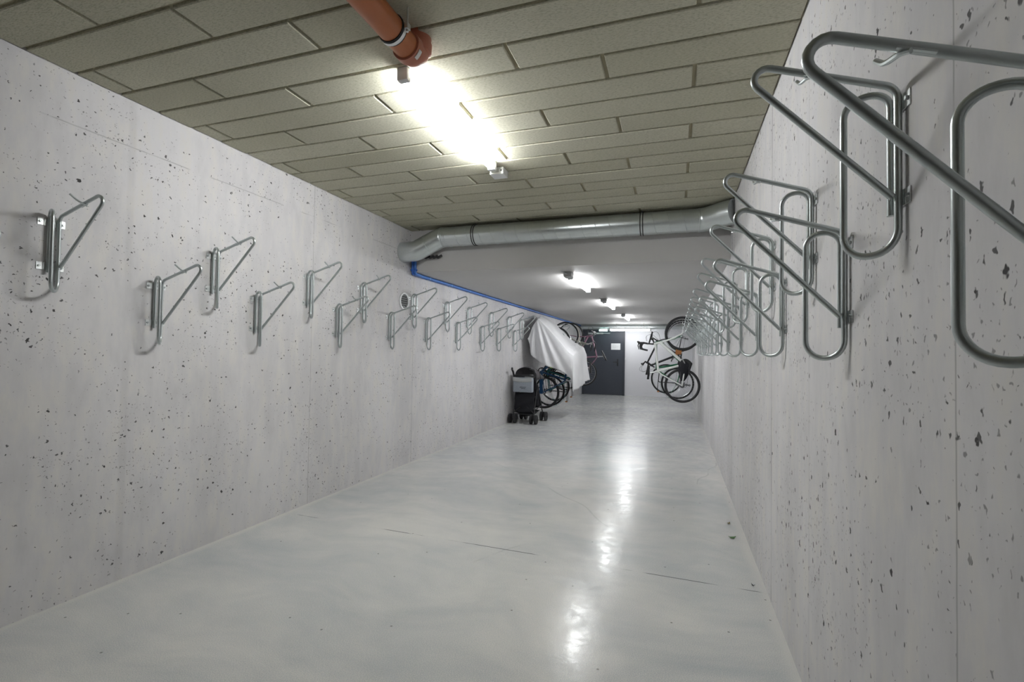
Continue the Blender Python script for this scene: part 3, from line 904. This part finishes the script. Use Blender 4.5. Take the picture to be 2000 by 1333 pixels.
    for e in extras:
        nm, fn, mt = e
        b = NB(); fn(b); obj(nm, b, M[mt], t)
    # hang it
    wx, sgn = (XL, 1) if side == 'left' else (XR, -1)
    X = Vector((0, 0, 1)) if hung == 'front' else Vector((0, 0, -1))
    Z = Vector((sgn, 0, 0)); Y = Z.cross(X)
    m3 = Matrix((X, Y, Z)).transposed()
    rt = Matrix.Rotation(-tilt * sgn, 3, 'Y')     # positive: lower wheel swings away from the wall
    rw = Matrix.Rotation(twist, 3, 'Z')
    m3 = rw @ rt @ m3
    n, y, zt = loc                               # wall distance and height of the upper axle
    up = Vector((WB, 0, 0)) if hung == 'front' else Vector((0, 0, 0))
    mm = m3.to_4x4(); mm.translation = Vector((wx + sgn * n, y, zt)) - m3 @ up
    t.rotation_euler = m3.to_euler(); t.location = mm.translation
    return t

def bag_black(b):
    rings = []
    for i in range(8):
        f = i / 7
        x = 0.49 - 0.40 * f
        z = -0.06 + 0.05 * f
        w, h = 0.045 + 0.03 * math.sin(PI * min(1, f * 1.2 + 0.1)), (0.115 * (1 - f) ** 0.6 + 0.03) * (0.55 if i == 0 else 1)
        rings.append([b.verts.new((x, 0.0 + w * math.cos(2 * PI * k / 12), z + h * math.sin(2 * PI * k / 12))) for k in range(12)])
    for i in range(7):
        for k in range(12):
            b.faces.new((rings[i][k], rings[i][(k + 1) % 12], rings[i + 1][(k + 1) % 12], rings[i + 1][k]))
    b.faces.new(rings[0]); b.faces.new(rings[-1][::-1])
def front_panel(b): box(b, 0.60, 0.71, -0.05, -0.044, -0.02, 0.10, 0.002)
def side_guard(b): box(b, -0.03, 0.44, 0.050, 0.066, -0.075, -0.005, 0.006)
def neon_strap(b):
    box(b, 0.50, 0.62, -0.035, 0.035, 0.13, 0.22, 0.012); box(b, 0.53, 0.57, -0.04, 0.04, 0.09, 0.25, 0.006)
def bottle(b): tube(b, [(0.50, 0, 0.06), (0.52, 0, 0.085), (0.62, 0, 0.21), (0.635, 0, 0.23)], [0.03, 0.036, 0.036, 0.02], 12)
def kickstand(b): tube(b, [(0.33, 0.05, -0.06), (0.05, 0.10, -0.22)], 0.009, 8)

make_bike('white road bicycle with black drop bars hung by its front wheel on right wall', 'white_paint', (0.358, 10.10, 1.72), 'right', bars='drop', tr=0.024, rim='rim_dark', guard=True, fat=1.15, fork_thick=0.018,
          extras=(('frame_bag', bag_black, 'black_fabric'),))
make_bike('dark green bicycle hanging just behind the white road bicycle', 'green_paint', (0.352, 10.92, 1.715), 'right', tilt=0.09, bars='flat', tr=0.021, fender='green_paint', rack=True,
          extras=(('reflector_panel', front_panel, 'tan'),))
make_bike('black bicycle hung low end out, farthest along the right wall', 'black_paint', (0.352, 11.68, 1.715), 'right', hung='rear', tilt=0.33, bars='flat', tr=0.018)
make_bike('deep blue bicycle with neon strap, half under the white sheet behind the stroller', 'blue_paint', (0.350, 9.80, 1.505), 'left', bars='low', tr=0.024, rim='rim_dark', fork_m='blue_paint', fork_thick=0.019,
          extras=(('chain_case', side_guard, 'blue_paint'), ('neon_strap', neon_strap, 'neon'), ('kickstand', kickstand, 'alu')))
make_bike('teal city bicycle under the white sheet beside the blue one', 'teal_paint', (0.350, 10.32, 1.505), 'left', bars='low', tr=0.022, fender='teal_paint', rack=True,
          extras=(('kickstand', kickstand, 'black'),))
make_bike('black bicycle with silver mudguards under far end of the white sheet', 'black_paint', (0.350, 10.82, 1.565), 'left', bars='low', tr=0.022, fender='alu', rack=True)
make_bike('silver bicycle with cream mudguard, upper wheel showing above the white sheet', 'silver_paint', (0.352, 11.80, 1.74), 'left', bars='city', tr=0.019, fender='cream', step=True)
make_bike('mauve bicycle with chrome bars hanging nearest the dark door', 'purple_paint', (0.350, 12.46, 1.76), 'left', tilt=0.36, bars='flat', tr=0.021, guard=True)

# ------------------------------------------------------------------ white sheet
def interp(tab, x):
    for (x0, y0), (x1, y1) in zip(tab, tab[1:]):
        if x <= x1:
            f = (x - x0) / (x1 - x0) if x1 > x0 else 0
            return y0 + (y1 - y0) * max(0, min(1, f))
    return tab[-1][1]
def build_sheet():
    b = NB()
    top = [(-2.79, 1.60), (-2.70, 1.84), (-2.60, 1.985), (-2.474, 1.86), (-2.19, 1.575), (-1.99, 1.335), (-1.875, 1.25)]
    hem = [(-2.79, 1.56), (-2.74, 1.27), (-2.654, 1.18), (-2.464, 1.064), (-2.266, 0.998), (-2.122, 0.955), (-2.01, 0.885), (-1.92, 0.80), (-1.875, 0.54)]
    NX, NZ = 64, 26
    YF0 = 9.36
    front = []
    for i in range(NX + 1):
        x = -2.79 + (2.79 - 1.875) * i / NX
        zt, zb = interp(top, x), interp(hem, x)
        colv = []
        for j in range(NZ + 1):
            f = j / NZ
            z = zt + (zb - zt) * f
            # folds fan out from the top corner
            ang = math.atan2(x + 2.66, 2.15 - z)
            fold = (math.sin(ang * 26) * 0.5 + math.sin(ang * 41 + 1.0) * 0.35 + math.sin(ang * 13 + 2) * 0.5) * 0.040
            fold *= min(1, f * 2.2) * (1.0 - 0.55 * max(0, min(1, (x + 2.35) / 0.45)))
            bulge = -0.03 * math.sin(PI * f) 
            colv.append(b.verts.new((x, YF0 + fold + bulge, z)))
        front.append(colv)
    for i in range(NX):
        for j in range(NZ):
            b.faces.new((front[i][j], front[i + 1][j], front[i + 1][j + 1], front[i][j + 1]))
    # roof slope and outer drape, continuous with the front's upper edge and right edge
    path0 = [front[i][0] for i in range(14, NX + 1)] + [front[NX][j] for j in range(1, NZ + 1)]
    far = [(-2.90, 2.06), (-2.72, 2.03), (-2.582, 1.94), (-2.35, 1.70), (-2.182, 1.535), (-1.97, 1.44), (-1.905, 1.27), (-1.895, 1.10), (-1.825, 0.72)]
    L = [0]
    for p, q in zip(far, far[1:]):
        L.append(L[-1] + math.hypot(q[0] - p[0], q[1] - p[1]))
    n0 = len(path0)
    lens = [0]
    for p, q in zip(path0, path0[1:]):
        lens.append(lens[-1] + (q.co - p.co).length)
    prev = path0
    NY = 26
    for k in range(1, NY + 1):
        g = k / NY
        row = []
        for i in range(n0):
            s = lens[i] / lens[-1]
            ss = s * L[-1]
            fx = interp(list(zip(L, [p[0] for p in far])), ss); fz = interp(list(zip(L, [p[1] for p in far])), ss)
            c0 = path0[i].co
            x = c0.x * (1 - g) + fx * g; z = c0.z * (1 - g) + fz * g
            y = YF0 + (11.0 - YF0) * g
            sag = math.sin(PI * g * 3) ** 2 * 0.035
            if s < 0.55:
                z -= sag * 0.8; x -= sag * 0.3
                z += 0.012 * math.sin(g * 23 + s * 9) + 0.008 * math.sin(g * 47 - s * 14)
                z += 0.08 * math.sin(PI * g)
            else:
                x += 0.03 * math.sin(g * 19 + s * 3) * (s - 0.5) + 0.02 * math.sin(g * 41) * (s - 0.55)
                z += 0.05 * math.sin(g * 9 + 1) * (s - 0.55) * 0.6
            row.append(b.verts.new((x, y, z)))
        for i in range(n0 - 1):
            b.faces.new((prev[i], prev[i + 1], row[i + 1], row[i]))
        prev = row
    o = obj('bike_cover', b, M['sheet'])
    md = o.modifiers.new('solid', 'SOLIDIFY'); md.thickness = 0.003
    return tag(o, 'white cloth sheet draped over bicycles hanging on the left wall', 'sheet')
build_sheet()

# ------------------------------------------------------------------ folded stroller
sx, sy = -2.62, 8.72
sr = thing('stroller', 'black stroller with grey bag on its back, parked by left wall', 'stroller', (sx, sy, 0))
sr.rotation_euler = (0, 0, math.radians(-4))
b = NB()
for s in (-1, 1):
    X = s * 0.205
    tube(b, fillet([(X, -0.17, 0.92), (X, -0.10, 0.80), (X * 1.0, 0.36, 0.13)], [0.2], 5), 0.011, 8)          # handle tube down to front wheels
    tube(b, [(X, -0.01, 0.62), (X, -0.16, 0.12)], 0.011, 8)
    tube(b, [(X, -0.12, 0.25), (X, 0.24, 0.30)], 0.009, 8)
tube(b, [(-0.205, -0.145, 0.17), (0.205, -0.145, 0.17)], 0.009, 8); tube(b, [(-0.205, 0.27, 0.27), (0.205, 0.27, 0.27)], 0.009, 8)
tube(b, [(-0.205, -0.06, 0.5), (0.205, -0.145, 0.19)], 0.008, 8); tube(b, [(0.205, -0.06, 0.5), (-0.205, -0.145, 0.19)], 0.008, 8)
obj('frame', b, M['black'], sr)
for s in (-1, 1):
    X = s * 0.205
    b = NB(); tube(b, fillet([(X, -0.13, 0.86), (X, -0.175, 0.945), (X * 1.04, -0.21, 0.985), (X * 0.85, -0.30, 1.01)], [0.05, 0.04], 5), 0.018, 10); obj('handle_grip', b, M['black'], sr)
    for yy, zr in ((-0.165, 0.086), (0.40, 0.086)):
        b = NB(); box(b, X - 0.02, X + 0.02, yy - 0.02, yy + 0.02, 0.07, 0.17, 0.004); fk = obj('wheel_fork', b, M['black'], sr)
        for q in (-0.045, 0.045):
            b = NB(); tube(b, [(X + q - 0.018, yy, zr), (X + q - 0.014, yy, zr), (X + q + 0.014, yy, zr), (X + q + 0.018, yy, zr)], [0.074, 0.086, 0.086, 0.074], 24)
            tube(b, [(X + q - 0.024, yy, zr), (X + q + 0.024, yy, zr)], 0.025, 12)
            obj('wheel', b, M['tyre'], sr)
def quadgrid(b, fn, nu, nv):
    g = [[b.verts.new(fn(i / nu, j / nv)) for j in range(nv + 1)] for i in range(nu + 1)]
    for i in range(nu):
        for j in range(nv):
            b.faces.new((g[i][j], g[i + 1][j], g[i + 1][j + 1], g[i][j + 1]))
b = NB(); quadgrid(b, lambda u, v: (-0.195 + 0.39 * u, -0.075 + 0.17 * v - 0.03 * math.sin(PI * u) + 0.012 * math.sin(v * 19 + u * 6), 0.84 - 0.55 * v), 14, 16)
quadgrid(b, lambda u, v: (-0.195 + 0.39 * u, 0.095 + 0.25 * v, 0.29 + 0.06 * v - 0.03 * math.sin(PI * u)), 10, 8)
for s in (-1, 1):
    quadgrid(b, lambda u, v: (s * (0.197 + 0.008 * math.sin(u * 9)), -0.075 + 0.17 * v + (0.16 + 0.06 * v) * u, 0.80 - 0.51 * v - 0.12 * u * (1 - v)), 8, 10)
o = obj('seat_fabric', b, M['black_fabric'], sr); md = o.modifiers.new('solid', 'SOLIDIFY'); md.thickness = 0.008
b = NB(); quadgrid(b, lambda u, v: (-0.192 + 0.384 * u, -0.085 - 0.035 * v - 0.02 * math.sin(PI * u) + 0.010 * math.sin(v * 15 + u * 5), 0.60 - 0.40 * v), 14, 14)
o = obj('rear_panel', b, M['black_fabric'], sr); md = o.modifiers.new('solid', 'SOLIDIFY'); md.thickness = 0.006
b = NB(); tube(b, fillet([(-0.205, -0.15, 0.865), (-0.12, -0.19, 0.88), (0.12, -0.19, 0.88), (0.205, -0.15, 0.865)], [0.1, 0.1], 5), 0.017, 8); obj('parent_console', b, M['black'], sr)
b = NB(); quadgrid(b, lambda u, v: (0.205 * math.cos(PI * u), -0.06 + 0.46 * v, 0.80 + (0.245 - 0.10 * v * v) * math.sin(PI * u) ** 0.6 * (0.55 + 0.45 * math.sin(PI * min(1, v * 0.8 + 0.28)))), 18, 12)
o = obj('canopy', b, M['canopy_fabric'], sr); md = o.modifiers.new('solid', 'SOLIDIFY'); md.thickness = 0.006
b = NB()
for vv in (0.0, 0.5, 1.0):
    tube(b, [(0.208 * math.cos(PI * k / 14), -0.06 + 0.46 * vv, 0.803 + (0.245 - 0.10 * vv * vv) * math.sin(PI * k / 14) ** 0.6 * (0.55 + 0.45 * math.sin(PI * min(1, vv * 0.8 + 0.28)))) for k in range(15)], 0.007, 6)
obj('canopy_ribs', b, M['black'], sr)
b = NB(); box(b, -0.185, 0.185, -0.225, -0.115, 0.575, 0.845, 0.022); bg = obj('back_bag', b, M['grey_fabric'], sr)
b = NB(); quadgrid(b, lambda u, v: (-0.187 + 0.374 * u, -0.229 + 0.0 * v - 0.006 * math.sin(PI * v), 0.85 - 0.075 * v - 0.018 * math.sin(PI * u)), 12, 4); o = obj('bag_flap', b, M['grey_plastic'], bg); md = o.modifiers.new('solid', 'SOLIDIFY'); md.thickness = 0.005
b = NB(); box(b, -0.05, 0.07, -0.2295, -0.2255, 0.665, 0.672); box(b, -0.02, 0.06, -0.2295, -0.2255, 0.64, 0.646); obj('bag_stitching', b, M['black_fabric'], bg, False)
b = NB(); box(b, -0.16, -0.08, -0.10, -0.085, 0.36, 0.56, 0.006, Matrix.Rotation(0.12, 4, 'Y')); obj('white_cloth', b, M['white_plastic'], sr)
b = NB(); quadgrid(b, lambda u, v: (-0.18 + 0.36 * u, -0.12 + 0.36 * v, 0.22 - 0.10 * math.sin(PI * u) ** 0.5 * math.sin(PI * v) ** 0.5), 10, 10); o = obj('basket', b, M['black_fabric'], sr); md = o.modifiers.new('solid', 'SOLIDIFY'); md.thickness = 0.006

# ------------------------------------------------------------------ duct above the door, crumbs on the floor
fd = thing('far_duct', 'grey round duct across the far end just below the ceiling', 'duct', (-1.25, 15.45, 2.137))
b = NB(); tube(b, [(-1.60, 0, 0), (1.10, 0, 0)], 0.070, 28); obj('duct_pipe', b, M['duct'], fd)
b = NB(); tube(b, [(1.10, 0, 0), (1.102, 0, 0), (1.16, 0, 0), (1.735, 0, 0)], [0.072, 0.073, 0.073, 0.072], 28); obj('duct_elbow', b, M['duct'], fd)
for xx in (-0.95, 0.5):
    b = NB(); torus(b, (xx, 0, 0), (1, 0, 0), 0.071, 0.003, 28, 6); obj('duct_clamp', b, M['seam'], fd)
def leaf_obj(name, loc, L, mat, label, rot):
    b = NB(); quadgrid(b, lambda u, v: (L * (u - 0.5), (v - 0.5) * L * 0.55 * math.sin(PI * min(0.98, max(0.02, u))) , 0.002 + 0.010 * (u - 0.5) ** 2 * 4 + 0.004 * abs(v - 0.5)), 8, 4)
    o = obj(name, b, mat); md = o.modifiers.new('solid', 'SOLIDIFY'); md.thickness = 0.001; o.location = loc; o.rotation_euler = (0, 0, rot)
    return tag(o, label, 'leaf')
leaf_obj('green_leaf', (0.393, 3.83, 0.0), 0.055, M['leaf'], 'small green leaf lying on the floor near the right wall', 0.3)
leaf_obj('dry_leaf', (0.40, 4.14, 0.0), 0.035, M['dry'], 'tiny dry yellowish leaf on the floor beyond the green leaf', 1.0)
leaf_obj('dark_leaf', (0.425, 3.08, 0.0), 0.022, M['vent_dark'], 'tiny dark leaf crumb on the floor joint by the right wall', -0.6)
